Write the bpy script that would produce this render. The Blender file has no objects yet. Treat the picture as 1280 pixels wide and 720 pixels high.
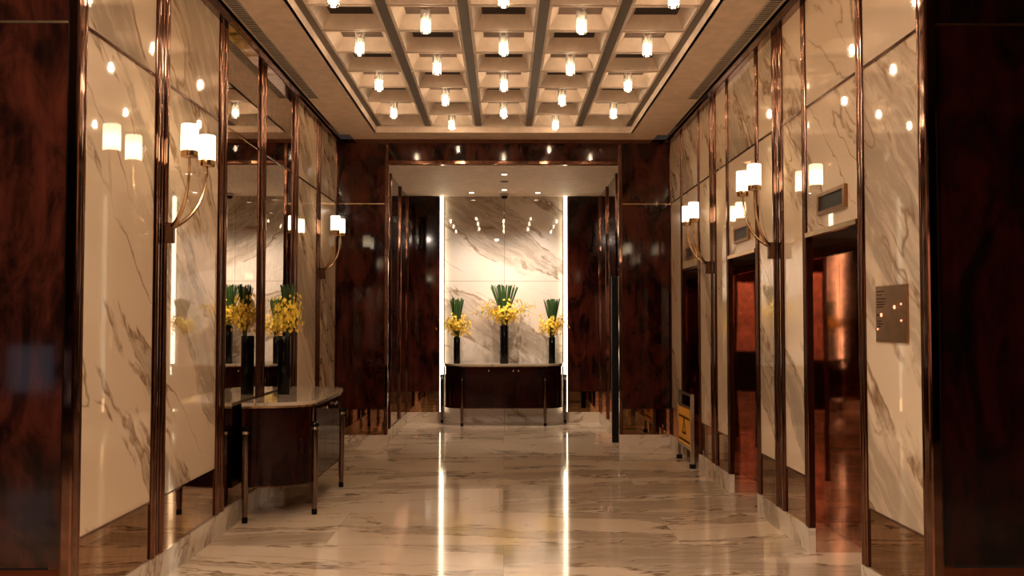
import bpy, bmesh, math, random
from mathutils import Vector, Matrix
random.seed(7)
PI = math.pi
SC = bpy.context.scene
COL = SC.collection

# ------------------------------------------------------------------ materials
class NT:
    def __init__(s, name):
        s.m = bpy.data.materials.new(name); s.m.use_nodes = True
        s.t = s.m.node_tree; s.t.nodes.clear()
        s.out = s.t.nodes.new('ShaderNodeOutputMaterial')
    def n(s, typ, **kw):
        nd = s.t.nodes.new('ShaderNode' + typ)
        for k, v in kw.items(): setattr(nd, k, v)
        return nd
    def set(s, sock, v):
        if isinstance(v, bpy.types.NodeSocket): s.t.links.new(v, sock)
        else: sock.default_value = v
    def math(s, op, a, b=0.0, clamp=False):
        nd = s.n('Math', operation=op, use_clamp=clamp)
        s.set(nd.inputs[0], a); s.set(nd.inputs[1], b); return nd.outputs[0]
    def vmath(s, op, a, b):
        nd = s.n('VectorMath', operation=op); s.set(nd.inputs[0], a); s.set(nd.inputs[1], b); return nd.outputs[0]
    def mapr(s, x, a, b, c=0., d=1.):
        nd = s.n('MapRange'); nd.interpolation_type = 'SMOOTHSTEP'
        for i, v in enumerate((x, a, b, c, d)): s.set(nd.inputs[i], v)
        return nd.outputs[0]
    def mix(s, f, a, b):
        nd = s.n('Mix', data_type='RGBA'); s.set(nd.inputs[0], f); s.set(nd.inputs[6], a); s.set(nd.inputs[7], b); return nd.outputs[2]
    def noise(s, v, scale, detail=4., rough=.55, dist=0.):
        nd = s.n('TexNoise'); s.set(nd.inputs['Vector'], v); nd.inputs['Scale'].default_value = scale
        nd.inputs['Detail'].default_value = detail; nd.inputs['Roughness'].default_value = rough
        nd.inputs['Distortion'].default_value = dist; return nd.outputs
    def bsdf(s, color, rough, **kw):
        b = s.n('BsdfPrincipled'); s.set(b.inputs['Base Color'], color); s.set(b.inputs['Roughness'], rough)
        for k, v in kw.items(): s.set(b.inputs[k], v)
        s.t.links.new(b.outputs[0], s.out.inputs[0]); return b

def c4(r, g, b): return (r, g, b, 1.)

def plain(name, col, rough=.5, metal=0., **kw):
    N = NT(name)
    co = N.n('TexCoord').outputs['Object']
    v = N.mapr(N.noise(co, 9., 3.)[0], .2, .8, .88, 1.1)
    nd = N.n('VectorMath', operation='SCALE'); nd.inputs[0].default_value = col; N.set(nd.inputs[3], v)
    N.bsdf(nd.outputs[0], rough, Metallic=metal, **kw); return N.m

def marble(name, ax_u, ax_v, ang, base, band, vein, rough=.03, ior=1.6, wide=1., slabs=None, coat=0., rand=True, bandamt=.85, seed=0., thr=.515, fmin=.30):
    """ax_u/ax_v: which object axes span the slab; ang: direction the bands run in that plane"""
    N = NT(name)
    co = N.n('TexCoord').outputs['Object']
    sx = N.n('SeparateXYZ'); N.set(sx.inputs[0], co)
    U, V = sx.outputs[ax_u], sx.outputs[ax_v]
    cmb = N.n('CombineXYZ'); N.set(cmb.inputs[0], U); N.set(cmb.inputs[1], V); cmb.inputs[2].default_value = seed
    p = cmb.outputs[0]
    tint = None
    if slabs:
        br = N.n('TexBrick'); br.offset = .5
        N.set(br.inputs['Vector'], p); br.inputs['Scale'].default_value = 1.
        br.inputs['Color1'].default_value = c4(0, 0, 0); br.inputs['Color2'].default_value = c4(1, 1, 1)
        br.inputs['Mortar'].default_value = c4(.5, .5, .5)
        br.inputs['Mortar Size'].default_value = .0015; br.inputs['Brick Width'].default_value = slabs[0]
        br.inputs['Row Height'].default_value = slabs[1]
        bw = N.n('RGBToBW'); N.set(bw.inputs[0], br.outputs[0]); tint = bw.outputs[0]
        off = N.n('CombineXYZ'); N.set(off.inputs[0], N.math('MULTIPLY', tint, 31.)); N.set(off.inputs[1], N.math('MULTIPLY', tint, 17.)); N.set(off.inputs[2], N.math('MULTIPLY', tint, 5.))
        p = N.vmath('ADD', p, off.outputs[0])
    elif rand:
        rn = N.n('ObjectInfo').outputs['Object Index']
        off = N.n('CombineXYZ'); N.set(off.inputs[0], N.math('MULTIPLY', rn, 3.71)); N.set(off.inputs[1], N.math('MULTIPLY', rn, 2.37))
        p = N.vmath('ADD', p, off.outputs[0])
    rot = N.n('VectorRotate', rotation_type='Z_AXIS'); N.set(rot.inputs['Vector'], p)
    if slabs:
        N.set(rot.inputs['Angle'], N.math('ADD', N.math('MULTIPLY', tint, .7), -ang - .35))
    else: rot.inputs['Angle'].default_value = -ang
    q = rot.outputs[0]
    # warp
    w = N.noise(q, 1.6 / wide, 4., .6)[1]
    w = N.vmath('SUBTRACT', w, (.5, .5, .5))
    wv = N.n('VectorMath', operation='SCALE'); N.set(wv.inputs[0], w); wv.inputs[3].default_value = .24 * wide
    q = N.vmath('ADD', q, wv.outputs[0])
    qb = N.vmath('MULTIPLY', q, (.24, 1.35, 1.))
    b1 = N.noise(qb, 1.15 / wide, 5., .6)[0]
    bandf = N.mapr(b1, thr, thr + .075)
    fine = N.noise(N.vmath('MULTIPLY', q, (.6, 5., 1.)), 2.4 / wide, 6., .7)[0]
    bandf = N.math('MULTIPLY', bandf, N.mapr(fine, .36, .56, fmin, 1.))
    # edge of the band: rust coloured
    e = N.math('ABSOLUTE', N.math('SUBTRACT', b1, thr + .022))
    edge = N.math('SUBTRACT', 1., N.mapr(e, 0., .022))
    edge = N.math('MULTIPLY', edge, N.mapr(N.noise(q, 2.2 / wide, 5., .7)[0], .40, .56))
    # thin veins
    v1 = N.noise(N.vmath('MULTIPLY', q, (.28, 1.5, 1.)), 1.7 / wide, 3., .5, .15)[0]
    v1 = N.math('SUBTRACT', 1., N.mapr(N.math('ABSOLUTE', N.math('SUBTRACT', v1, .5)), 0., .008))
    v1 = N.math('MULTIPLY', v1, N.mapr(N.noise(q, 1.3 / wide, 2.)[0], .45, .6))
    vo = N.n('TexVoronoi', feature='DISTANCE_TO_EDGE'); N.set(vo.inputs['Vector'], N.vmath('MULTIPLY', q, (.32, 1.1, 1.))); vo.inputs['Scale'].default_value = 1.3 / wide
    v2 = N.math('SUBTRACT', 1., N.mapr(vo.outputs[0], .0, .012))
    v2 = N.math('MULTIPLY', v2, N.mapr(N.noise(q, .9 / wide, 2.)[0], .5, .62, 0., .7))
    cl = N.mapr(N.noise(q, .8 / wide, 5.)[0], .3, .7, .0, 1.)
    basec = N.mix(cl, base, c4(base[0] * .9, base[1] * .87, base[2] * .82))
    c = N.mix(N.math('MULTIPLY', bandf, bandamt), basec, band)
    c = N.mix(N.math('MULTIPLY', edge, .85), c, vein)
    c = N.mix(N.math('MAXIMUM', N.math('MULTIPLY', v1, .75), v2), c, vein)
    if slabs:
        c = N.mix(N.math('MULTIPLY', br.outputs['Fac'], .6), c, c4(.2, .14, .1))
    N.bsdf(c, rough, IOR=ior, **{'Coat Weight': coat, 'Coat Roughness': .02, 'Coat IOR': 1.6})
    return N.m

def burl(name, dark, light, rough=.07, ior=1.5, vert=True):
    N = NT(name)
    co = N.n('TexCoord').outputs['Object']
    rn = N.n('ObjectInfo').outputs['Random']
    off = N.n('CombineXYZ'); N.set(off.inputs[0], N.math('MULTIPLY', rn, 30.)); N.set(off.inputs[2], N.math('MULTIPLY', rn, 11.))
    co = N.vmath('ADD', co, off.outputs[0])
    a = N.noise(N.vmath('MULTIPLY', co, (1., 1., .55 if vert else 1.)), 3.2, 6., .62, 1.2)[0]
    b = N.noise(N.vmath('MULTIPLY', co, (6., 6., .8)), 3., 4., .6, .4)[0]
    f = N.math('ADD', N.math('MULTIPLY', a, .75), N.math('MULTIPLY', b, .25))
    f = N.mapr(f, .36, .68)
    c = N.mix(f, dark, light)
    r = N.mapr(a, .3, .7, rough * .7, rough * 1.4)
    N.bsdf(c, r, IOR=ior); return N.m

def metal(name, col, rough=.1, bump=0., bscale=3.):
    N = NT(name)
    co = N.n('TexCoord').outputs['Object']
    v = N.mapr(N.noise(co, 14., 3.)[0], .25, .75, .85, 1.1)
    nd = N.n('VectorMath', operation='SCALE'); nd.inputs[0].default_value = col; N.set(nd.inputs[3], v)
    b = N.bsdf(nd.outputs[0], rough, Metallic=1.)
    if bump:
        bp = N.n('Bump'); bp.inputs['Strength'].default_value = bump; bp.inputs['Distance'].default_value = .05
        N.set(bp.inputs['Height'], N.noise(N.vmath('MULTIPLY', co, (1., 1., .7)), bscale, 1.)[0])
        N.t.links.new(bp.outputs[0], b.inputs['Normal'])
    return N.m

def emit(name, col, strength, grad=None, down=None):
    N = NT(name)
    e = N.n('Emission'); e.inputs[0].default_value = c4(*col); e.inputs[1].default_value = strength
    if grad:   # brighter around the lamp inside the shade
        z = N.n('SeparateXYZ'); N.set(z.inputs[0], N.n('TexCoord').outputs['Object'])
        f = N.mapr(N.math('ABSOLUTE', N.math('SUBTRACT', z.outputs[2], grad[0])), 0., grad[1], 1., .45)
        N.set(e.inputs[1], N.math('MULTIPLY', f, strength))
    if down:   # reflector lamp: most of its light leaves downwards
        z = N.n('SeparateXYZ'); N.set(z.inputs[0], N.n('NewGeometry').outputs['Normal'])
        N.set(e.inputs[1], N.mapr(z.outputs[2], -.95, -.25, down, strength))
    N.t.links.new(e.outputs[0], N.out.inputs[0]); return N.m

def thin_glass(name, tint=(1., .97, .93)):
    N = NT(name)
    tr = N.n('BsdfTransparent'); tr.inputs[0].default_value = c4(*tint)
    gl = N.n('BsdfGlossy'); gl.inputs['Roughness'].default_value = .03
    fr = N.n('Fresnel'); fr.inputs[0].default_value = 1.5
    tl = N.n('BsdfTranslucent'); tl.inputs[0].default_value = c4(1., .95, .88)
    m0 = N.n('MixShader'); m0.inputs[0].default_value = .07
    N.t.links.new(tr.outputs[0], m0.inputs[1]); N.t.links.new(tl.outputs[0], m0.inputs[2])
    mx = N.n('MixShader'); N.t.links.new(fr.outputs[0], mx.inputs[0])
    N.t.links.new(m0.outputs[0], mx.inputs[1]); N.t.links.new(gl.outputs[0], mx.inputs[2])
    N.t.links.new(mx.outputs[0], N.out.inputs[0]); return N.m

CREAM = c4(.74, .58, .415); BAND = c4(.31, .232, .16); VEIN = c4(.20, .10, .04)
A = math.radians
M = {}
M['marble_l'] = marble('marble_left_wall', 1, 2, A(-42), CREAM, BAND, VEIN, wide=1.3, ior=1.78, thr=.505, rough=.02, fmin=.5, bandamt=.75)
M['marble_r'] = marble('marble_right_wall', 1, 2, A(42), CREAM, BAND, VEIN, wide=1.3, ior=1.78, thr=.535, rough=.02, fmin=.4, bandamt=.75)
M['marble_b'] = marble('marble_alcove', 0, 2, A(-33), c4(.78, .70, .63), c4(.36, .285, .215), c4(.26, .16, .09), rough=.012, rand=False, bandamt=.8, wide=1.15, fmin=.5, seed=3.1)
M['plinth'] = marble('marble_plinth', 1, 2, A(60), c4(.66, .56, .45), BAND, VEIN, rough=.06, ior=1.5, wide=.5)
M['plinth_x'] = marble('marble_plinth_cross', 0, 2, A(25), c4(.66, .56, .45), BAND, VEIN, rough=.06, ior=1.5, wide=.5)
M['floor'] = marble('marble_floor', 0, 1, A(4), c4(.72, .56, .41), c4(.27, .185, .115), c4(.16, .085, .04), rough=.085, ior=1.52, wide=.75, slabs=(2.4, 1.05), bandamt=.62, thr=.50, fmin=.62)
M['wood'] = burl('burl_lacquer', c4(.006, .0018, .0012), c4(.072, .0125, .006), ior=1.4)
M['wood_shaded'] = burl('burl_lacquer_shaded', c4(.003, .0012, .0012), c4(.022, .0024, .0018), rough=.1, ior=1.4)  # same burl, with the unlit lobby's darkness put into the colour
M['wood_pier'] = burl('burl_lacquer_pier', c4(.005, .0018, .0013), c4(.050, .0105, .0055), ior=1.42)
M['cabinet'] = burl('rosewood_lacquer', c4(.006, .001, .0008), c4(.021, .0026, .0018), rough=.05, ior=1.28)
M['copper'] = metal('polished_copper', (.215, .105, .068), .09, bump=.10, bscale=5.)
M['copper_dark'] = metal('dark_bronze_groove', (.12, .055, .035), .25)
M['bronze_mirror'] = metal('bronze_mirror', (.40, .245, .135), .02)
M['jamb'] = metal('red_copper_mirror', (.68, .49, .41), .015, bump=.03, bscale=2.2)
M['dark_copper_mirror'] = metal('dark_copper_mirror', (.16, .05, .028), .05)
M['lift_door'] = metal('brushed_bronze_door', (.64, .44, .36), .05)
M['mirror'] = metal('clear_mirror', (.70, .64, .57), .004)
M['brass'] = metal('brushed_brass', (.60, .40, .22), .2)
M['bronze'] = metal('dark_bronze', (.16, .09, .055), .22)
M['plate'] = metal('bronze_plate', (.36, .185, .08), .3)
M['chrome'] = metal('chrome', (.8, .75, .7), .08)
M['plaster'] = plain('cream_plaster', (.76, .60, .475), .6)
M['plaster_w'] = plain('cream_plaster_light', (.62, .50, .395), .55)
M['beam'] = plain('bronze_paint', (.075, .044, .021), .45)
M['panel_lit'] = plain('coffer_back_lit', (.13, .085, .062), .5)  # coffer back with the lamp's brightness put into the colour
M['panel_unlit'] = plain('coffer_back_unlit', (.02, .011, .008), .6)  # same coffer back, shade of the lampless cells put into the colour
M['grille'] = plain('grille_paint', (.50, .42, .34), .5)
M['slot'] = plain('slot_black', (.012, .008, .006), .8)
M['black'] = plain('black_gloss', (.003, .0026, .0025), .1, **{'IOR': 1.3})
M['black_matte'] = plain('black_matte', (.003, .0024, .002), .5, **{'IOR': 1.3})
M['stone_top'] = marble('console_stone_top', 0, 1, A(15), c4(.50, .41, .31), c4(.36, .29, .22), VEIN, rough=.04, ior=1.55, wide=.7, rand=False, bandamt=.4)
M['bulb'] = emit('lamp_bulb', (1., .775, .54), 22., down=260.)
M['shade'] = emit('frosted_shade_lit', (1., .76, .47), 4.0, grad=(.09, .09))
M['led'] = emit('led_strip', (1., .83, .56), 2.6)
M['down'] = emit('downlight_lens', (1., .80, .58), 6.)
M['glass'] = thin_glass('clear_glass')
M['leaf'] = plain('reed_green', (.055, .12, .028), .4)
M['leaf2'] = plain('reed_dark_green', (.022, .055, .016), .45)
M['petal'] = plain('orchid_yellow', (1., .76, .09), .5)
M['petal2'] = plain('orchid_deep_yellow', (.95, .58, .04), .5)
M['stem'] = plain('orchid_stem', (.10, .12, .02), .5)
M['yellow'] = plain('sign_yellow', (.80, .36, .03), .45)
M['grey_metal'] = metal('brushed_steel', (.50, .44, .36), .3)
M['screen'] = plain('display_dark', (.008, .007, .006), .3, **{'IOR': 1.3})
M['button'] = emit('button_orange', (1., .30, .16), 1.0)
M['salmon'] = plain('salmon_fill_panel', (.70, .42, .33), .6)
M['daylight'] = emit('window_daylight', (.60, .55, .66), .35)

# ------------------------------------------------------------------ mesh helpers
def add_box(bm, x0, x1, y0, y1, z0, z1, bevel=0.):
    vs = [bm.verts.new((x, y, z)) for x in (x0, x1) for y in (y0, y1) for z in (z0, z1)]
    f = [(0, 1, 3, 2), (4, 6, 7, 5), (0, 4, 5, 1), (2, 3, 7, 6), (0, 2, 6, 4), (1, 5, 7, 3)]
    fs = [bm.faces.new([vs[i] for i in q]) for q in f]
    if bevel:
        es = list({e for q in fs for e in q.edges})
        bmesh.ops.bevel(bm, geom=es, offset=bevel, segments=2, affect='EDGES', profile=.5)

def add_prism(bm, pts, z0, z1):
    a = [bm.verts.new((x, y, z0)) for x, y in pts]; b = [bm.verts.new((x, y, z1)) for x, y in pts]
    n = len(pts)
    bm.faces.new(a[::-1]); bm.faces.new(b)
    for i in range(n): bm.faces.new((a[i], a[(i + 1) % n], b[(i + 1) % n], b[i]))

def add_lathe(bm, prof, seg=20, cx=0., cy=0., cap=True):
    rings = []
    for r, z in prof:
        rings.append([bm.verts.new((cx + r * math.cos(2 * PI * i / seg), cy + r * math.sin(2 * PI * i / seg), z)) for i in range(seg)])
    for a, b in zip(rings, rings[1:]):
        for i in range(seg): bm.faces.new((a[i], a[(i + 1) % seg], b[(i + 1) % seg], b[i]))
    if cap:
        if prof[0][0] > 1e-5: bm.faces.new(rings[0][::-1])
        if prof[-1][0] > 1e-5: bm.faces.new(rings[-1])

def add_tube(bm, pts, rad, seg=8, flat=1.):
    pts = [Vector(p) for p in pts]; n = len(pts); rings = []
    up = Vector((0, 0, 1))
    for i, p in enumerate(pts):
        t = (pts[min(i + 1, n - 1)] - pts[max(i - 1, 0)]).normalized()
        a = t.cross(up)
        a = Vector((1, 0, 0)) if a.length < 1e-3 else a.normalized()
        b = t.cross(a).normalized()
        r = rad[i] if isinstance(rad, (list, tuple)) else rad
        rings.append([bm.verts.new(p + a * (r * math.cos(2 * PI * k / seg)) + b * (r * flat * math.sin(2 * PI * k / seg))) for k in range(seg)])
    for a, b in zip(rings, rings[1:]):
        for k in range(seg): bm.faces.new((a[k], a[(k + 1) % seg], b[(k + 1) % seg], b[k]))
    bm.faces.new(rings[0][::-1]); bm.faces.new(rings[-1])

def obj(name, bm, mat, parent=None, loc=None, smooth=False):
    bmesh.ops.recalc_face_normals(bm, faces=bm.faces)
    me = bpy.data.meshes.new(name); bm.to_mesh(me); bm.free()
    for m_ in (mat if isinstance(mat, (list, tuple)) else [mat]): me.materials.append(m_)
    if smooth:
        for p in me.polygons: p.use_smooth = True
        me.set_sharp_from_angle(angle=A(38))
    o = bpy.data.objects.new(name, me); COL.objects.link(o)
    if parent: o.parent = parent
    if loc: o.location = loc
    return o

def bx(name, mat, parent, *b, bevel=0.):
    bm = bmesh.new(); add_box(bm, *b, bevel=bevel); return obj(name, bm, mat, parent)

def tag(o, label=None, cat=None, group=None, kind=None):
    if label: o['label'] = label
    if cat: o['category'] = cat
    if group: o['group'] = group
    if kind: o['kind'] = kind
    return o

def thing(name, label, cat, loc=(0, 0, 0), rz=0., group=None):
    o = bpy.data.objects.new(name, None); COL.objects.link(o)
    o.empty_display_size = .1; o.location = loc; o.rotation_euler = (0, 0, rz)
    return tag(o, label, cat, group)

def struct(name, label, cat):
    o = bpy.data.objects.new(name, None); COL.objects.link(o); o.empty_display_size = .1
    return tag(o, label, cat, kind='structure')

def dup(root, loc, rz=0., label=None):
    def cp(o, par):
        c = o.copy(); COL.objects.link(c)
        if par: c.parent = par
        for ch in o.children: cp(ch, c)
        return c
    r = cp(root, None); r.location = loc; r.rotation_euler = (0, 0, rz)
    if label: r['label'] = label
    return r

# ------------------------------------------------------------------ dimensions
XW = 2.0           # marble face of the side walls
D0, D1, D2 = 4.34, 11.08, 13.86      # lobby mouth, portal wall, alcove back
ZS = 3.687         # plaster soffit
ZB = 3.765         # coffer plane
ZC = 3.865         # coffer back
ZJ = 2.91          # upper joint
ZL = .485          # top of the bronze skirting panel
ZP = .156          # plinth top
ZA = 3.38          # alcove ceiling

# ------------------------------------------------------------------ floor
bm = bmesh.new(); add_box(bm, -8.5, 8.5, -3.2, 14.3, -.12, 0.)
fl = obj('floor', bm, M['floor']); tag(fl, 'polished cream marble floor with brown veins', 'floor', kind='structure')

# ------------------------------------------------------------------ ceiling
ce = struct('ceiling', 'cream plaster ceiling with a field of recessed square coffers', 'ceiling')
CW = .583; NR = 10
CX = 2.5 * CW; YF = 10.66; YN = YF - NR * CW
bm = bmesh.new()
# plaster margin around the coffer field (butted pieces)
for s in (-1, 1):
    add_box(bm, min(s * 1.475, s * 1.92), max(s * 1.475, s * 1.92), D0, D1 - .28, ZS, ZS + .06)
    add_box(bm, min(s * 1.475, s * 1.80), max(s * 1.475, s * 1.80), D1 - .28, D1 - .001, ZS, ZS + .06)
add_box(bm, -1.475, 1.475, YF + .018, D1 - .001, ZS, ZS + .06)
add_box(bm, -1.475, 1.475, D0, YN - .018, ZS, ZS + .06)
obj('plaster_margin', bm, M['plaster'], ce)
bm = bmesh.new()                    # riser lip round the field
for s in (-1, 1): add_box(bm, min(s * 1.4755, s * 1.50), max(s * 1.4755, s * 1.50), YN - .018, YF + .018, ZS, ZB + .12)
add_box(bm, -1.475, 1.475, YF + .0185, YF + .04, ZS + .06, ZB + .12)
add_box(bm, -1.475, 1.475, YN - .04, YN - .0185, ZS + .06, ZB + .12)
obj('field_lip', bm, M['plaster_w'], ce)
bm = bmesh.new()
for s in (-1, 1):                   # dark upper closing of the slots beside the walls
    add_box(bm, min(s * 1.80, s * 2.1), max(s * 1.80, s * 2.1), D0, D1, ZS + .16, ZS + .18)
    add_box(bm, min(s * 1.905, s * 1.92), max(s * 1.905, s * 1.92), D0, D1 - .28, ZS + .06, ZS + .16)
obj('slot_lining', bm, M['slot'], ce)
bm = bmesh.new()                    # coffers: rim + sloped sides
bk = {True: bmesh.new(), False: bmesh.new()}
SL = .066; RM = .022; GB = .037
for r in range(NR):
    for c in range(5):
        xa, xb = -CX + c * CW + GB, -CX + (c + 1) * CW - GB
        ya, yb = YF - (r + 1) * CW + .011, YF - r * CW - .011
        def q(i, z): return [bm.verts.new(v) for v in ((xa + i, ya + i, z), (xb - i, ya + i, z), (xb - i, yb - i, z), (xa + i, yb - i, z))]
        l0, l1, l2, l3 = q(0, ZB + .01), q(0, ZB), q(RM, ZB), q(RM + SL, ZC)
        for a, b in ((l0, l1), (l1, l2), (l2, l3)):
            for i in range(4): bm.faces.new((a[i], a[(i + 1) % 4], b[(i + 1) % 4], b[i]))
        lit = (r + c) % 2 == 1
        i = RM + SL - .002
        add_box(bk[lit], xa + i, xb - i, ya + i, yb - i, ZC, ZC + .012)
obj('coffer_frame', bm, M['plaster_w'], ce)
obj('coffer_back', bk[True], M['panel_lit'], ce); obj('coffer_back', bk[False], M['panel_unlit'], ce)
for c in range(6):                  # dark bronze beams running to the portal
    x = -CX + c * CW; wL = GB if 0 < c else .018; wR = GB if c < 5 else .018
    bx('ceiling_beam', M['beam'], ce, x - wL, x + wR, YN - .018, YF + .018, ZB - .004, ZB + .04)
bm = bmesh.new()
for r in range(NR + 1):
    y = YF - r * CW
    for c in range(5): add_box(bm, -CX + c * CW + GB, -CX + (c + 1) * CW - GB, y - .011, y + .011, ZB + .009, ZB + .04)
obj('cross_groove', bm, M['copper_dark'], ce)
for s in (-1, 1):                   # linear air grilles let into the margin
    g = bmesh.new(); y = D0 + .05
    while y < 9.0:
        add_box(g, min(s * 1.815, s * 1.9), max(s * 1.815, s * 1.9), y, y + .018, ZS - .004, ZS)
        y += .042
    add_box(g, min(s * 1.80, s * 1.815), max(s * 1.80, s * 1.815), D0 + .02, 9.04, ZS - .006, ZS)
    add_box(g, min(s * 1.9, s * 1.912), max(s * 1.9, s * 1.912), D0 + .02, 9.04, ZS - .006, ZS)
    obj('air_grille', g, M['grille'], ce)
    bx('grille_back', M['slot'], ce, min(s * 1.816, s * 1.899), max(s * 1.816, s * 1.899), D0 + .03, 9.03, ZS - .0018, ZS - .0005)

# ------------------------------------------------------------------ side walls
def post(parent, s, y0, y1, x_face, zb=ZP, zt=3.62, double=True):
    """copper joint: dark groove with two half-round tubes"""
    bm = bmesh.new(); add_box(bm, min(s * (x_face - .005), s * (XW + .1)), max(s * (x_face - .005), s * (XW + .1)), y0, y1, zb + .004, zt)
    obj('joint_groove', bm, M['copper_dark'], parent)
    bm = bmesh.new(); w = y1 - y0; ym = (y0 + y1) / 2
    def half(yc, r):
        pts = []
        for i in range(9):
            a = -PI / 2 + PI * i / 8
            pts.append((s * (x_face - .006 - min(r * .6, .013) * math.cos(a)), yc + r * math.sin(a)))
        add_prism(bm, pts, zb + .004, zt)
    if double:
        half(y0 + w * .18, w * .15); half(y1 - w * .18, w * .15); half(ym, w * .05)
    else: half(y0 + w * .27, w * .2); half(y1 - w * .27, w * .2)
    obj('copper_trim', bm, M['copper'], parent, smooth=True)

PIDX = [0]
def strip(parent, s, y0, y1, z0, z1, xf=XW, t=.012, name='joint_strip', mat='copper'):
    return bx(name, M[mat], parent, min(s * (xf - t), s * xf), max(s * (xf - t), s * xf), y0, y1, z0, z1)

def panel(parent, s, y0, y1, mat, z0, z1, xf=XW, name='marble_panel'):
    o = bx(name, M[mat], parent, min(s * xf, s * (xf + .03)), max(s * xf, s * (xf + .03)), y0, y1, z0, z1)
    PIDX[0] += 1; o.pass_index = PIDX[0]; return o

def bay(parent, s, y0, y1, mat, xf=XW, name='marble_panel', skirt=True, zbot=ZL):
    panel(parent, s, y0, y1, mat, zbot, ZJ - .008, xf, name)
    panel(parent, s, y0, y1, mat, ZJ + .008, 3.62, xf, name)
    strip(parent, s, y0, y1, ZJ - .008, ZJ + .008, xf, .006)
    if skirt:
        panel(parent, s, y0, y1, 'bronze_mirror', ZP, ZL - .012, xf, 'skirting_mirror')
        strip(parent, s, y0, y1, ZL - .012, ZL, xf, .006)

wl = struct('wall_left', 'left wall of cream marble and mirror bays between copper joints', 'wall')
joints = [(5.30, 5.51), (6.48, 6.67), (7.59, 7.76), (8.80, 8.97), (9.88, 10.07)]
edges = [4.42] + [v for j in joints for v in j] + [11.02]
for i in range(6):
    a, b = edges[2 * i], edges[2 * i + 1]
    if i in (2, 3): bay(wl, -1, a, b, 'mirror', 2.004, 'mirror_panel')
    else: bay(wl, -1, a, b, 'marble_l')
for a, b in joints: post(wl, -1, a, b, XW)
post(wl, -1, 4.342, 4.42, XW, double=False); post(wl, -1, 11.02, 11.08, XW, double=False)
strip(wl, -1, D0, D1, 3.62, 3.672, XW + .05, .10, 'cornice_trim')
strip(wl, -1, D0, D1, 3.655, 3.668, XW - .05, .02, 'cornice_trim', 'copper')

wr = struct('wall_right', 'right wall of cream marble bays and three lift openings', 'wall')
lifts = [(5.19, 6.07), (7.30, 8.19), (9.47, 10.32)]
pan = [(4.42, 5.10), (6.15, 6.58), (6.83, 7.22), (8.26, 8.67), (8.92, 9.40), (10.39, 11.02)]
rj = [(6.58, 6.83), (8.67, 8.92)]
thin = [(5.10, 5.19), (6.07, 6.15), (7.22, 7.30), (8.19, 8.26), (9.40, 9.47), (10.32, 10.39)]
for a, b in pan: bay(wr, 1, a, b, 'marble_r')
for a, b in rj: post(wr, 1, a, b, XW)
for a, b in thin: post(wr, 1, a, b, XW, double=False)
post(wr, 1, 4.342, 4.42, XW, double=False); post(wr, 1, 11.02, 11.08, XW, double=False)
strip(wr, 1, D0, D1, 3.62, 3.672, XW + .05, .10, 'cornice_trim')
strip(wr, 1, D0, D1, 3.655, 3.668, XW - .05, .02, 'cornice_trim', 'copper')
ZD = 2.05
for a, b in lifts:
    panel(wr, 1, a, b, 'marble_r', ZD + .03, ZJ - .008); panel(wr, 1, a, b, 'marble_r', ZJ + .008, 3.62)
    strip(wr, 1, a, b, ZJ - .008, ZJ + .008, XW, .006); strip(wr, 1, a, b, ZD, ZD + .03, XW + .02, .04, 'lintel_trim', 'brass')
for i, (a, b) in enumerate(lifts):
    word = ('nearest', 'middle', 'farthest')[i]
    d = struct('door_%d' % (i + 1), 'lift door of red copper, %s of the three on the right wall' % word, 'lift door')
    bx('jamb', M['jamb'], d, XW + .031, 2.44, b - .001, b + .02, 0, ZD)
    bx('jamb', M['jamb'], d, XW + .031, 2.44, a - .02, a + .001, 0, ZD)
    bx('door_lintel', M['slot'], d, XW + .03, 2.44, a, b, ZD, ZD + .02)
    for k in range(2):
        w = (b - a) / 2
        bx('door_leaf', M['lift_door'], d, 2.365, 2.395, a + k * w + .003, a + (k + 1) * w - .003, .004, ZD)

bl = struct('baseboard_left', 'marble plinth along the left wall', 'plinth')
bx('plinth_block', M['plinth'], bl, -2.12, -1.985, 4.342, 11.08, 0, ZP)
br_ = struct('baseboard_right', 'marble plinth pieces between the lifts on the right wall', 'plinth')
for a, b in ((4.342, 5.19), (6.07, 7.30), (8.19, 9.47), (10.32, 11.08)):
    bx('plinth_block', M['plinth'], br_, 1.985, 2.03, a, b, 0, ZP)

# ------------------------------------------------------------------ portal wall
wp = struct('wall_far', 'portal wall of dark burl wood framed in copper', 'wall')
for s in (-1, 1):
    xs = sorted((s * 1.425, s * 2.1))
    bx('burl_panel', M['wood'], wp, xs[0], xs[1], D1 + .01, D1 + .04, ZL - .02, ZJ - .006)
    bx('burl_panel', M['wood'], wp, xs[0], xs[1], D1 + .01, D1 + .04, ZJ + .006, 3.64)
    bx('joint_strip', M['brass'], wp, xs[0], xs[1], D1 + .004, D1 + .03, ZJ - .006, ZJ + .006)
    bx('skirting_mirror', M['bronze_mirror'], wp, xs[0], xs[1], D1 + .01, D1 + .04, ZP, ZL - .032)
    bx('joint_strip', M['copper'], wp, xs[0], xs[1], D1 + .002, D1 + .03, ZL - .032, ZL - .02)
    bm = bmesh.new(); xc = s * 1.40
    add_box(bm, min(xc - .022, xc + .022), max(xc - .022, xc + .022), D1 - .012, D1 + .05, ZP, 3.64, bevel=.008)
    obj('copper_trim', bm, M['copper'], wp)
bx('header_panel', M['wood'], wp, -1.378, 1.378, D1 + .01, D1 + .04, ZA + .055, 3.64)
bx('copper_trim', M['copper'], wp, -1.378, 1.378, D1 - .012, D1 + .05, ZA, ZA + .055, bevel=.012)
bx('copper_trim', M['copper'], wp, -2.05, 2.05, D1 - .006, D1 + .05, 3.64, 3.687)
bp_ = struct('baseboard_far', 'marble plinth at the foot of the portal wall', 'plinth')
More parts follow.
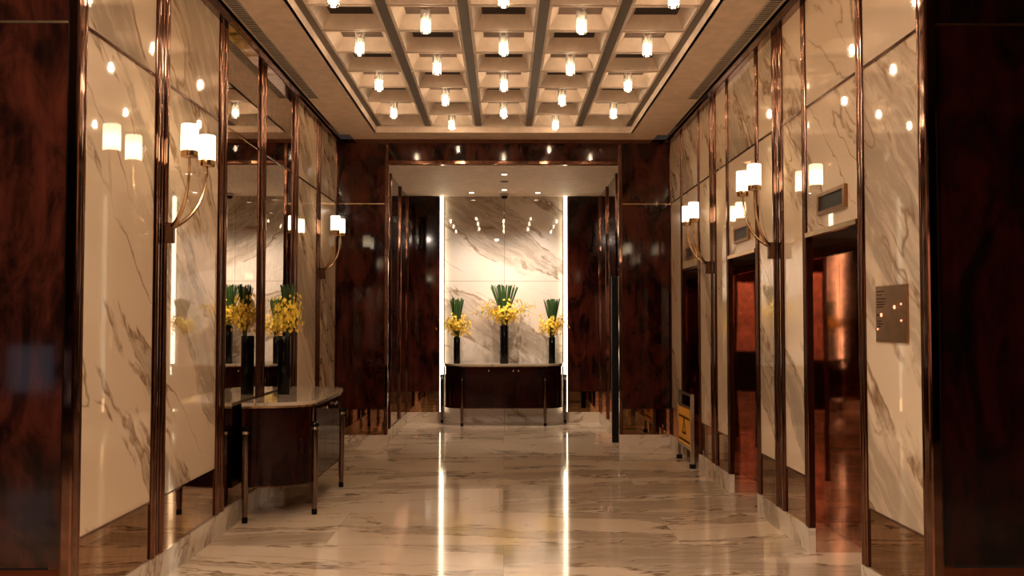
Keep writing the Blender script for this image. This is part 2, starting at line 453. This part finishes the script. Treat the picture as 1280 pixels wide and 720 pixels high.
for s in (-1, 1):
    xs = sorted((s * 1.378, s * 1.984)); bx('plinth_block', M['plinth_x'], bp_, xs[0], xs[1], D1 - .012, D1 + .04, 0, ZP)

# ------------------------------------------------------------------ alcove
for s, nm, side in ((-1, 'wall_alcove_left', 'left'), (1, 'wall_alcove_right', 'right')):
    w = struct(nm, 'dark glossy burl side wall on the %s of the flower alcove' % side, 'wall')
    ys = [D1 + .05, 11.74, 12.86, D2 - .02]
    for k in range(3):
        a, b = ys[k] + .03, ys[k + 1] - .03
        xs = sorted((s * 1.44, s * 1.47))
        bx('burl_panel', M['wood'], w, xs[0], xs[1], a, b, ZL - .02, ZJ - .006); bx('burl_panel', M['wood'], w, xs[0], xs[1], a, b, ZJ + .006, ZA)
        bx('skirting_mirror', M['bronze_mirror'], w, xs[0], xs[1], a, b, ZP, ZL - .03)
        xs = sorted((s * 1.432, s * 1.46)); bx('joint_strip', M['copper'], w, xs[0], xs[1], a, b, ZJ - .006, ZJ + .006)
    for k in (1, 2, 3):
        xs = sorted((s * 1.415, s * 1.46)); bx('copper_trim', M['copper'], w, xs[0], xs[1], ys[k] - .03, ys[k] + .03, ZP, ZA, bevel=.01)
    b = struct('baseboard_alcove_' + side, 'marble plinth on the %s side of the alcove' % side, 'plinth')
    xs = sorted((s * 1.425, s * 1.47)); bx('plinth_block', M['plinth'], b, xs[0], xs[1], D1 + .05, D2, 0, ZP)
wb = struct('wall_alcove_back', 'alcove back wall of veined marble between dark burl panels', 'wall')
YB = D2 + .05
for s in (-1, 1):
    xs = sorted((s * .965, s * 1.44))
    bx('burl_panel', M['wood'], wb, xs[0], xs[1], D2, D2 + .03, ZL - .02, ZA)
    bx('skirting_mirror', M['bronze_mirror'], wb, xs[0], xs[1], D2, D2 + .03, ZP, ZL - .03)
    bx('joint_strip', M['copper'], wb, xs[0], xs[1], D2 - .004, D2 + .02, ZL - .03, ZL - .02)
    xs = sorted((s * .965, s * 1.44)); bx('plinth_block', M['plinth_x'], wb, xs[0], xs[1], D2 - .01, D2 + .03, 0, ZP)
for x0, x1 in ((-.965, .012), (.016, .965)):
    bx('marble_panel', M['marble_b'], wb, x0, x1, YB, YB + .03, .0, 2.106); bx('marble_panel', M['marble_b'], wb, x0, x1, YB, YB + .03, 2.110, ZA)
bx('seam_backing', M['slot'], wb, -.965, .965, YB + .03, YB + .04, 0, ZA)
for s, side in ((-1, 'left'), (1, 'right')):
    t = thing('light_strip', 'tall glowing light strip on the %s edge of the alcove marble' % side, 'light strip', (s * .925, D2 + .01, .16), group='light strips beside the alcove marble')
    bm = bmesh.new(); add_box(bm, -.026, .026, -.01, .03, 0, 3.215, bevel=.006); obj('diffuser', bm, M['led'], t)
    bm = bmesh.new(); add_box(bm, -.038, .038, -.01, .03, -.012, -.001); add_box(bm, -.038, .038, .031, .039, -.012, 3.215); obj('end_cap', bm, M['bronze'], t)
ca = struct('ceiling_alcove', 'lower cream plaster ceiling over the flower alcove', 'ceiling')
bx('plaster_slab', M['plaster'], ca, -1.47, 1.47, D1 + .05, 14.0, ZA + .0, ZA + .05)

def downlight(x, y, label, em=True):
    t = thing('recessed_downlight', label, 'downlight', (x, y, ZA), group='downlights in the alcove ceiling')
    bm = bmesh.new(); add_lathe(bm, [(.036, -.001), (.055, -.004), (.058, -.0005)], 20, cap=False); obj('ring', bm, M['bronze'], t)
    bm = bmesh.new(); add_lathe(bm, [(.036, -.002), (.001, -.002)], 20); obj('lens', bm, M['down'] if em else M['slot'], t)
    return t
downlight(.01, 11.8, 'round lit downlight in alcove ceiling nearest the header, on the centre line')
downlight(.01, 12.4, 'unlit dark downlight in alcove ceiling between the two lit centre ones', False)
downlight(.01, 13.2, 'round lit downlight in alcove ceiling just in front of the dome')
downlight(-.47, 13.5, 'round lit downlight in alcove ceiling over the left small vase')
downlight(.50, 13.5, 'round lit downlight in alcove ceiling over the right small vase')
t = thing('ceiling_camera', 'small black dome camera under the alcove ceiling at its centre', 'camera', (.01, 13.58, ZA))
bm = bmesh.new(); add_lathe(bm, [(.062, 0), (.062, -.035), (.05, -.04)], 20); obj('housing', bm, M['grille'], t, smooth=True)
bm = bmesh.new(); add_lathe(bm, [(.05, -.04), (.046, -.06), (.03, -.078), (.001, -.085)], 20); obj('dome', bm, M['black'], t, smooth=True)
dd = struct('door_4', 'black door edge standing open at the right side of the alcove', 'door')
bx('door_leaf', M['black_matte'], dd, 1.345, 1.425, 11.52, 11.58, .005, 2.06)

# ------------------------------------------------------------------ walls of the outer lobby
wfl = struct('wall_front_left', 'dark burl wood pier at the left mouth of the lift lobby', 'wall')
wfr = struct('wall_front_right', 'shade-darkened burl wood pier at the right mouth of the lift lobby', 'wall')
for s, w in ((-1, wfl), (1, wfr)):
    xs = sorted((s * 2.045, s * 8.4))
    mt = M['wood_pier'] if s < 0 else M['wood_shaded']
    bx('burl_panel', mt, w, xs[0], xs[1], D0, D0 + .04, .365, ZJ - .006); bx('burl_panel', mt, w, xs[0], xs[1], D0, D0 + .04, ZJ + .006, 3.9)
    bx('joint_strip', M['brass'], w, xs[0], xs[1], D0 - .002, D0 + .03, ZJ - .006, ZJ + .006)
    bx('skirting_mirror', M['dark_copper_mirror'], w, xs[0], xs[1], D0, D0 + .04, .0, .355)
    xs = sorted((s * 1.985, s * 2.045)); bx('copper_trim', M['copper'], w, xs[0], xs[1], D0 - .02, D0 + .05, 0, 3.687, bevel=.012)
bx('ceiling_front', M['beam'], None, -8.4, 8.4, -3.1, D0 - .03, 3.9, 3.95)
tag(bpy.data.objects['ceiling_front'], 'plain ceiling of the outer lobby', 'ceiling', kind='structure')
wk = struct('wall_back', 'back wall of the outer lobby with an added salmon panel', 'wall')
bx('burl_panel', M['wood_shaded'], wk, -8.4, 8.4, -3.1, -3.05, 0, 3.9)
bx('salmon_panel', M['salmon'], wk, -1.7, .1, -3.05, -3.02, .3, 2.4)  # unseen panel added to give the lift jambs a pink reflection
bx('window_1', M['daylight'], wk, -6.2, -5.65, -3.05, -3.02, .62, 1.2)

# ------------------------------------------------------------------ ceiling lights
def make_light():
    t = thing('ceiling_light', '', 'ceiling light', (0, 0, ZC), group='glass ceiling lights in the coffers')
    bm = bmesh.new(); add_lathe(bm, [(.058, -.001), (.06, -.008), (.04, -.014), (.014, -.018), (.012, -.05)], 20); obj('canopy', bm, M['bronze'], t, smooth=True)
    bm = bmesh.new()
    R = 16
    for r, flip in ((.041, 0), (.036, 1)):
        prof = [(r, -.03), (r, -.195), (r * .9, -.205)]
        add_lathe(bm, prof, 24, cap=False)
    add_lathe(bm, [(.036, -.03), (.041, -.03)], 24, cap=False); add_lathe(bm, [(.037, -.205), (.032, -.205)], 24, cap=False)
    obj('glass_shade', bm, M['glass'], t, smooth=True)
    bm = bmesh.new(); add_lathe(bm, [(.001, -.19), (.014, -.184), (.022, -.165), (.019, -.14), (.011, -.115), (.001, -.112)], 8); obj('bulb', bm, M['bulb'], t, smooth=True)
    bm = bmesh.new(); add_lathe(bm, [(.012, -.05), (.013, -.113)], 12); obj('socket', bm, M['chrome'], t, smooth=True)
    return t
ORD = ['first', 'second', 'third', 'fourth', 'fifth', 'sixth', 'seventh', 'eighth', 'ninth', 'tenth']
proto = None
for r in range(NR):
    cols = [c for c in range(5) if (r + c) % 2 == 1]
    names = ('left', 'right') if len(cols) == 2 else ('left', 'middle', 'right')
    for c, nm in zip(cols, names):
        lab = 'clear glass ceiling light, %s of %s in the %s coffer row from the portal' % (nm, 'two' if len(cols) == 2 else 'three', ORD[r])
        loc = (-CX + (c + .5) * CW, YF - (r + .5) * CW, ZC)
        if proto is None: proto = make_light(); proto.location = loc; proto['label'] = lab
        else: dup(proto, loc, 0., lab)

# ------------------------------------------------------------------ sconces (local +x points into the room)
def make_sconce():
    t = thing('wall_sconce', '', 'wall lamp', group='twin-shade wall sconces')
    bm = bmesh.new(); add_box(bm, -.035, .02, -.02, .02, -.09, .03, bevel=.006); obj('mount', bm, M['bronze'], t)
    for s in (-1, 1):
        p0, p1, p2, p3 = Vector((0, 0, 0)), Vector((.085, s * .075, .05)), Vector((.155, s * .15, .16)), Vector((.155, s * .155, .385))
        pts = []
        for i in range(15):
            u = i / 14; pts.append(p0 * (1 - u) ** 3 + p1 * 3 * u * (1 - u) ** 2 + p2 * 3 * u * u * (1 - u) + p3 * u ** 3)
        bm = bmesh.new(); add_tube(bm, pts, [.0135 - .006 * i / 14 for i in range(15)], 8); a = obj('arm', bm, M['brass'], t, smooth=True)
        bm = bmesh.new(); add_lathe(bm, [(.010, -.004), (.044, 0), (.046, .004), (.046, .036), (.043, .038)], 24); obj('shade_cup', bm, M['brass'], t, (p3.x, p3.y, p3.z), smooth=True)
        bm = bmesh.new(); add_lathe(bm, [(.030, .040), (.048, .0385), (.048, .182), (.045, .187), (.001, .187)], 28); obj('lamp_shade', bm, M['shade'], t, (p3.x, p3.y, p3.z), smooth=True)
    return t
sp = make_sconce(); sp.location = (-1.935, 5.40, 2.045); sp['label'] = 'twin-shade brass sconce on the left wall before the console, nearest the viewer'
dup(sp, (-1.935, 9.96, 2.045), 0., 'twin-shade brass sconce on the left wall beside the far dark pier')
dup(sp, (1.935, 6.70, 2.045), PI, 'twin-shade brass sconce on the right wall between the nearest and middle lifts')
dup(sp, (1.935, 8.80, 2.045), PI, 'twin-shade brass sconce on the right wall between the middle and farthest lifts')

# ------------------------------------------------------------------ lift fittings
for i, y in enumerate((5.59, 7.72, 9.88)):
    w_ = ('nearest', 'middle', 'farthest')[i]
    t = thing('lift_indicator', 'brass framed dark display above the %s lift opening' % w_, 'display', (XW, y, 2.235), PI, group='lift displays')
    bm = bmesh.new()
    for b in ((-.24, .24, -.068, -.045), (-.24, .24, .045, .068), (-.24, -.205, -.045, .045), (.205, .24, -.045, .045)):
        add_box(bm, .0005, .022, b[0], b[1], b[2], b[3])
    obj('frame', bm, M['plate'], t)
    bm = bmesh.new(); add_box(bm, .0005, .012, -.2045, .2045, -.0445, .0445); obj('screen', bm, M['screen'], t)
t = thing('call_panel', 'square bronze lift call plate with orange lit buttons on the near right marble', 'control panel', (XW, 4.752, 1.54), PI)
bm = bmesh.new(); add_box(bm, .0005, .012, -.192, .192, -.147, .147, bevel=.003); obj('plate', bm, M['plate'], t)
def pp(px, py): return (-( (px - 175) / 280. - .5) * .384 * -1, .147 - (py - 120) / 510. * .294)
for px, py, r in ((232, 383, .011), (352, 315, .011), (410, 290, .006), (410, 435, .006), (197, 513, .006)):
    yy = ((px - 175) / 280. - .5) * .384; zz = .147 - (py - 118) / 512. * .294
    bm = bmesh.new(); n_ = 14
    pts = [(r * math.cos(2 * PI * k / n_), r * math.sin(2 * PI * k / n_)) for k in range(n_)]
    a = [bm.verts.new((.0125, yy + u, zz + v)) for u, v in pts]; b = [bm.verts.new((.0165, yy + u * .8, zz + v * .8)) for u, v in pts]
    bm.faces.new(b)
    for k in range(n_): bm.faces.new((a[k], a[(k + 1) % n_], b[(k + 1) % n_], b[k]))
    obj('button', bm, M['button'], t)
bm = bmesh.new()
for k, py in enumerate((170, 200, 235, 262, 285, 310, 385, 440, 465, 490)):
    zz = .147 - (py - 118) / 512. * .294
    add_box(bm, .0121, .0126, -.175, -.175 + (.10, .07, .12, .12, .11, .09, .05, .06, .08, .05)[k], zz - .0025, zz + .0025)
obj('engraved_lines', bm, M['copper'], t)

# ------------------------------------------------------------------ consoles
def outline(ax, ay, off=0., n=14, e=2.4):
    """half-capsule plan: straight back at y=0, straight front, rounded ends"""
    xf = .585; dep = .485 + off; rx = ax - xf + off
    pts = []
    for i in range(n + 1):
        a = PI / 2 * i / n
        pts.append((xf + rx * abs(math.cos(a)) ** (2 / e), -dep * abs(math.sin(a)) ** (2 / e)))
    return pts + [(-x, y) for x, y in pts[::-1]]
def make_console():
    t = thing('console_cabinet', '', 'console table', group='dark rosewood console cabinets')
    bm = bmesh.new(); add_prism(bm, outline(.87, 0), .262, .848); obj('cabinet_body', bm, M['cabinet'], t, smooth=True)
    bm = bmesh.new(); add_prism(bm, outline(.87, 0, .012), .848, .864); obj('top_edge', bm, M['brass'], t, smooth=True)
    bm = bmesh.new(); add_prism(bm, outline(.87, 0, .016), .864, .890); obj('tabletop', bm, M['stone_top'], t, smooth=True)
    bm = bmesh.new(); add_prism(bm, outline(.87, 0, .006), .252, .262); obj('bottom_rail', bm, M['bronze'], t, smooth=True)
    for x0, x1, kx in ((-.553, -.182, -.214), (-.178, .178, .139), (.182, .553, .214)):
        bm = bmesh.new(); add_box(bm, x0, x1, -.497, -.4855, .272, .84, bevel=.002); d = obj('cabinet_door', bm, M['cabinet'], t)
        bm = bmesh.new(); add_lathe(bm, [(.004, 0), (.004, .010), (.011, .013), (.012, .020), (.008, .024), (.001, .025)], 14)
        bmesh.ops.rotate(bm, verts=bm.verts, matrix=Matrix.Rotation(PI / 2, 3, 'X'))
        obj('knob', bm, M['chrome'], d, (kx, -.497, .795), smooth=True)
    for x, y in ((-.597, -.494), (.597, -.494), (-.912, -.04), (.912, -.04)):
        bm = bmesh.new(); add_lathe(bm, [(.019, .045), (.022, .10), (.026, .26), (.027, .60), (.024, .655)], 18); l = obj('leg', bm, M['leg'], t, (x, y, 0), smooth=True)
        bm = bmesh.new(); add_lathe(bm, [(.024, .656), (.030, .660), (.030, .680)], 18); obj('leg_collar', bm, M['chrome'], l, smooth=True)
        bm = bmesh.new(); add_lathe(bm, [(.033, .681), (.033, .700), (.026, .714), (.001, .722)], 18); obj('leg_cap', bm, M['black'], l, smooth=True)
        bm = bmesh.new(); add_lathe(bm, [(.022, 0.0), (.022, .040), (.019, .044)], 18); obj('leg_foot', bm, M['black'], l, smooth=True)
    return t
M['leg'] = metal('gunmetal_leg', (.21, .15, .115), .14)
c1 = make_console(); c1.location = (0, 13.865, 0); c1['label'] = 'dark rosewood console cabinet in the alcove under three flower vases'
c2 = dup(c1, (-1.968, 7.9, 0), PI / 2, 'dark rosewood console cabinet with cream top standing against the mirrors of the left wall')

# ------------------------------------------------------------------ vases and flowers
def vase(loc, r, h, label):
    bm = bmesh.new(); add_lathe(bm, [(r * .94, 0), (r, .006), (r, h - .004), (r * .97, h), (r * .86, h), (r * .86, h - .08), (.001, h - .081)], 32)
    o = obj('vase', bm, M['black'], loc=loc, smooth=True); return tag(o, label, 'vase', 'black flower vases')

def add_blossom(bm, c, nrm, size, rnd, mi):
    nrm = nrm.normalized(); a = nrm.orthogonal().normalized(); b = nrm.cross(a)
    ph = rnd.random() * 6.28
    for k in range(5):
        t = ph + k * 2 * PI / 5; w = .55
        d0 = a * math.cos(t) + b * math.sin(t); dl = a * math.cos(t + w) + b * math.sin(t + w); dr = a * math.cos(t - w) + b * math.sin(t - w)
        v = [bm.verts.new(c), bm.verts.new(c + dl * size * .62 + nrm * size * .22), bm.verts.new(c + d0 * size + nrm * size * .10), bm.verts.new(c + dr * size * .62 + nrm * size * .22)]
        f1 = bm.faces.new((v[0], v[1], v[2])); f2 = bm.faces.new((v[0], v[2], v[3])); f1.material_index = f2.material_index = mi
    d0 = a * math.cos(ph + .6) + b * math.sin(ph + .6)
    lip = [bm.verts.new(c + nrm * size * .1), bm.verts.new(c + nrm * size * .5 + d0 * size * .25), bm.verts.new(c + nrm * size * .45 - d0 * size * .3)]
    bm.faces.new(lip).material_index = 1

def flowers(loc, lh, lw, fw, fh, fz, nleaf, nspray, label, seed, flat=1., core=0.):
    """loc: vase mouth; lh leaf height, lw half width of the leaf fan, fw half width of the blossom cloud, fz its centre height"""
    rnd = random.Random(seed); NB = 28
    t = thing('flower_arrangement', label, 'flowers', loc, group='yellow orchid arrangements')
    for i in range(nleaf):
        ang = 2 * PI * i * .618; rr = math.sqrt((i + .5) / nleaf)
        dx, dy = rr * math.cos(ang), rr * math.sin(ang) * flat
        h = lh * rnd.uniform(.9, 1.)
        b0 = Vector((dx * .022, dy * .022, -.06)); b1 = Vector((dx * lw * .45, dy * lw * .45, h * .5)); b2 = Vector((dx * lw, dy * lw, h))
        bm = bmesh.new(); w = rnd.uniform(.009, .015); an = rnd.random() * PI
        n = Vector((math.cos(an), math.sin(an), 0)); m_ = Vector((-n.y, n.x, 0)) * .35
        rows = []
        for p, k in ((b0, .7), (b1, 1.), (b2, .9)):
            rows.append([bm.verts.new(p - n * w * k), bm.verts.new(p + m_ * w * k), bm.verts.new(p + n * w * k), bm.verts.new(p - m_ * w * k)])
        for a, b in zip(rows, rows[1:]):
            for k in range(4): bm.faces.new((a[k], a[(k + 1) % 4], b[(k + 1) % 4], b[k]))
        bm.faces.new(rows[-1]); bm.faces.new(rows[0][::-1])
        obj('leaf', bm, M['leaf'] if rnd.random() < .55 else M['leaf2'], t)
    for i in range(nspray):
        ang = 2 * PI * (i + .3 * rnd.random()) / nspray; rr = rnd.uniform(.88, 1.08)
        end = Vector((math.cos(ang) * fw * rr, math.sin(ang) * fw * rr * flat, fz + rnd.uniform(-.6, .75) * fh))
        mid = Vector((math.cos(ang) * fw * .35, math.sin(ang) * fw * .35 * flat, fz + fh * .5))
        p0 = Vector((math.cos(ang) * .02, math.sin(ang) * .02, -.03))
        pts = [p0 * (1 - u) ** 2 + mid * 2 * u * (1 - u) + end * u * u for u in [k / 8 for k in range(9)]]
        bm = bmesh.new(); add_tube(bm, pts, .0022, 5)
        for f in bm.faces: f.material_index = 2
        for k in range(NB):
            u = .25 + .75 * k / (NB - 1); p = p0 * (1 - u) ** 2 + mid * 2 * u * (1 - u) + end * u * u
            j = Vector((rnd.gauss(0, 1), rnd.gauss(0, 1) * flat, rnd.gauss(0, 1))) * fh * .34
            c = p + j; c.z = min(max(c.z, fz - fh * 1.0, .03), fz + fh * 1.05)
            nn = Vector((c.x, c.y, (c.z - fz) * .6 + .02)) + Vector((rnd.gauss(0, .05), rnd.gauss(0, .05), rnd.gauss(0, .05)))
            sv = [bm.verts.new(p + Vector((0, 0, .001))), bm.verts.new(p - Vector((0, 0, .001))), bm.verts.new(c)]
            bm.faces.new(sv).material_index = 2
            add_blossom(bm, c, nn, rnd.uniform(.017, .029), rnd, 0 if rnd.random() < .72 else 1)
        obj('orchid_spray', bm, [M['petal'], M['petal2'], M['stem']], t)
    return t
ZT = .8902
vase((.01, 13.60, ZT), .064, .55, 'tallest black cylinder vase at the middle of the alcove console')
flowers((.01, 13.60, ZT + .55), .61, .215, .40, .165, .20, 46, 18, 'large yellow orchids and green reeds in the middle vase of the alcove', 3, .48)
vase((-.685, 13.62, ZT), .050, .38, 'small black cylinder vase at the left end of the alcove console')
flowers((-.685, 13.62, ZT + .38), .58, .105, .19, .16, .175, 28, 12, 'small yellow orchids and reeds in the left vase of the alcove', 11, .75)
vase((.71, 13.62, ZT), .050, .38, 'small black cylinder vase at the right end of the alcove console')
flowers((.71, 13.62, ZT + .38), .57, .13, .19, .15, .17, 28, 12, 'small yellow orchids and reeds in the right vase of the alcove', 23, .75)
vase((-1.85, 7.86, ZT), .054, .49, 'black cylinder vase on the left console in front of the mirrors')
flowers((-1.825, 7.86, ZT + .502), .43, .13, .24, .16, .17, 36, 16, 'yellow orchids and green reeds in the vase on the left console', 31, 1.)
# keep the mirror side of the wall arrangement clear of the glass
fa = bpy.data.objects['flower_arrangement.003']; fa.scale = (.47, .85, 1.)

# ------------------------------------------------------------------ warning sign stand in front of the farthest lift
t = thing('sign_stand', 'steel stand with an orange yellow warning board in front of the farthest lift', 'warning sign', (1.93, 9.88, 0))
for y in (-.36, .36):
    bm = bmesh.new(); add_box(bm, -.019, .019, y - .019, y + .019, .045, .755, bevel=.004); l = obj('post', bm, M['grey_metal'], t)
    bm = bmesh.new(); add_box(bm, -.03, .03, y - .024, y + .024, 0, .044, bevel=.006); obj('foot', bm, M['black_matte'], l)
for z in (.738, .60, .185): bx('cross_bar', M['grey_metal'], t, -.012, .012, -.3405, .3405, z - .012, z + .012)
bm = bmesh.new(); add_box(bm, -.014, -.004, -.325, .325, .2, .585, bevel=.003); b = obj('warning_board', bm, M['yellow'], t)
bm = bmesh.new()
def tri(ycs, zcs, s):
    return [(ycs - s, zcs - s * .55), (ycs + s, zcs - s * .55), (ycs, zcs + s * 1.1)]
o_, i_ = tri(0, .375, .115), tri(0, .375, .078)
for k in range(3):
    q4 = [o_[k], o_[(k + 1) % 3], i_[(k + 1) % 3], i_[k]]
    bm.faces.new([bm.verts.new((-.0148, y, z)) for y, z in q4])
bm.faces.new([bm.verts.new((-.0148, y, z)) for y, z in ((-.009, .36), (.009, .36), (.013, .42), (-.013, .42))])
bm.faces.new([bm.verts.new((-.0148, y, z)) for y, z in ((-.009, .338), (.009, .338), (.009, .352), (-.009, .352))])
for z0, z1 in ((.475, .50), (.232, .258)):
    for k in range(9):
        y0 = -.29 + k * .065; bm.faces.new([bm.verts.new((-.0148, y, z)) for y, z in ((y0, z0), (y0 + .05, z0), (y0 + .05, z1), (y0, z1))])
bmesh.ops.solidify(bm, geom=bm.faces[:], thickness=.0006)
obj('warning_symbol', bm, M['black_matte'], b)

# ------------------------------------------------------------------ dark counter added behind the viewer to fill the lift jamb reflections
t = thing('reflection_counter', 'added dark counter by the salmon panel of the outer lobby, mirrored in the lift jambs', 'counter', (-.9, -2.4, 0))
bm = bmesh.new(); add_box(bm, -2.2, 2.2, -.3, .3, .0, .80, bevel=.01); obj('counter_body', bm, M['black_matte'], t)
bm = bmesh.new(); add_box(bm, -2.23, 2.23, -.33, .33, .801, .83, bevel=.005); obj('counter_top', bm, M['black'], t)

# ------------------------------------------------------------------ lights
def lamp(name, kind, loc, energy, col, parent=None, **kw):
    l = bpy.data.lights.new(name, kind); l.energy = energy; l.color = col
    for k, v in kw.items(): setattr(l, k, v)
    o = bpy.data.objects.new(name, l); COL.objects.link(o); o.location = loc; return o
def aim(o, p):
    o.rotation_euler = (Vector(p) - o.location).to_track_quat('-Z', 'Y').to_euler()
WARM = (1., .83, .67)
aim(lamp('alcove_spot_left', 'SPOT', (-.47, 12.95, ZA - .02), 50.0, WARM, spot_size=A(75), spot_blend=1., shadow_soft_size=.04), (-.45, 13.9, 1.5))
aim(lamp('alcove_spot_right', 'SPOT', (.50, 12.95, ZA - .02), 60.0, WARM, spot_size=A(75), spot_blend=1., shadow_soft_size=.04), (.5, 13.9, 1.6))
aim(lamp('alcove_spot_middle', 'SPOT', (.01, 12.6, ZA - .02), 50.0, WARM, spot_size=A(75), spot_blend=1., shadow_soft_size=.04), (.02, 13.9, 1.5))
aim(lamp('alcove_spot_front', 'SPOT', (.01, 11.8, ZA - .02), 50, WARM, spot_size=A(70), spot_blend=.8, shadow_soft_size=.03), (.01, 12.0, 0))
aim(lamp('salmon_fill_spot', 'SPOT', (-.8, -1.9, 3.8), 170, (1., .8, .62), spot_size=A(80), spot_blend=.6, shadow_soft_size=.1), (-.8, -3.05, 1.4))  # unseen fill added to light the salmon panel for the jamb reflections

w = bpy.data.worlds.new('World'); SC.world = w; w.use_nodes = True
w.node_tree.nodes['Background'].inputs[0].default_value = (.02, .014, .01, 1); w.node_tree.nodes['Background'].inputs[1].default_value = .5

aim(lamp('pier_fill_spot', 'SPOT', (-5.2, 2.4, 3.7), 85, WARM, spot_size=A(75), spot_blend=.9, shadow_soft_size=.08), (-2.6, 4.34, 1.6))  # unseen fill added to brighten the left pier

for x, y, e in ((-2.2, .8, 28), (-.2, .8, 34), (-2.2, 2.6, 20), (-.2, 2.8, 30)):
    lamp('lobby_fill', 'AREA', (x, y, 3.88), e, (1., .80, .62), shape='DISK', size=.12)  # unseen fills added to raise the ambient light in the hall

# ------------------------------------------------------------------ camera
cam = bpy.data.cameras.new('camera'); co = bpy.data.objects.new('camera', cam); COL.objects.link(co)
F = 1160.
cam.sensor_width = 36.; cam.lens = F / 1280. * 36.; cam.clip_start = .05
co.location = (0, 0, 1.5)
co.rotation_euler = (PI / 2 + math.atan(42. / F), 0, -math.atan(10.5 / F))
SC.camera = co

SC.view_settings.view_transform = 'Standard'; SC.view_settings.look = 'None'
SC.view_settings.exposure = 1.48; SC.view_settings.gamma = 1.; SC.view_settings.use_curve_mapping = False
cy = SC.cycles
cy.use_denoising = True; cy.max_bounces = 12; cy.glossy_bounces = 8; cy.diffuse_bounces = 5; cy.transparent_max_bounces = 16
cy.sample_clamp_indirect = 8.; cy.blur_glossy = .3
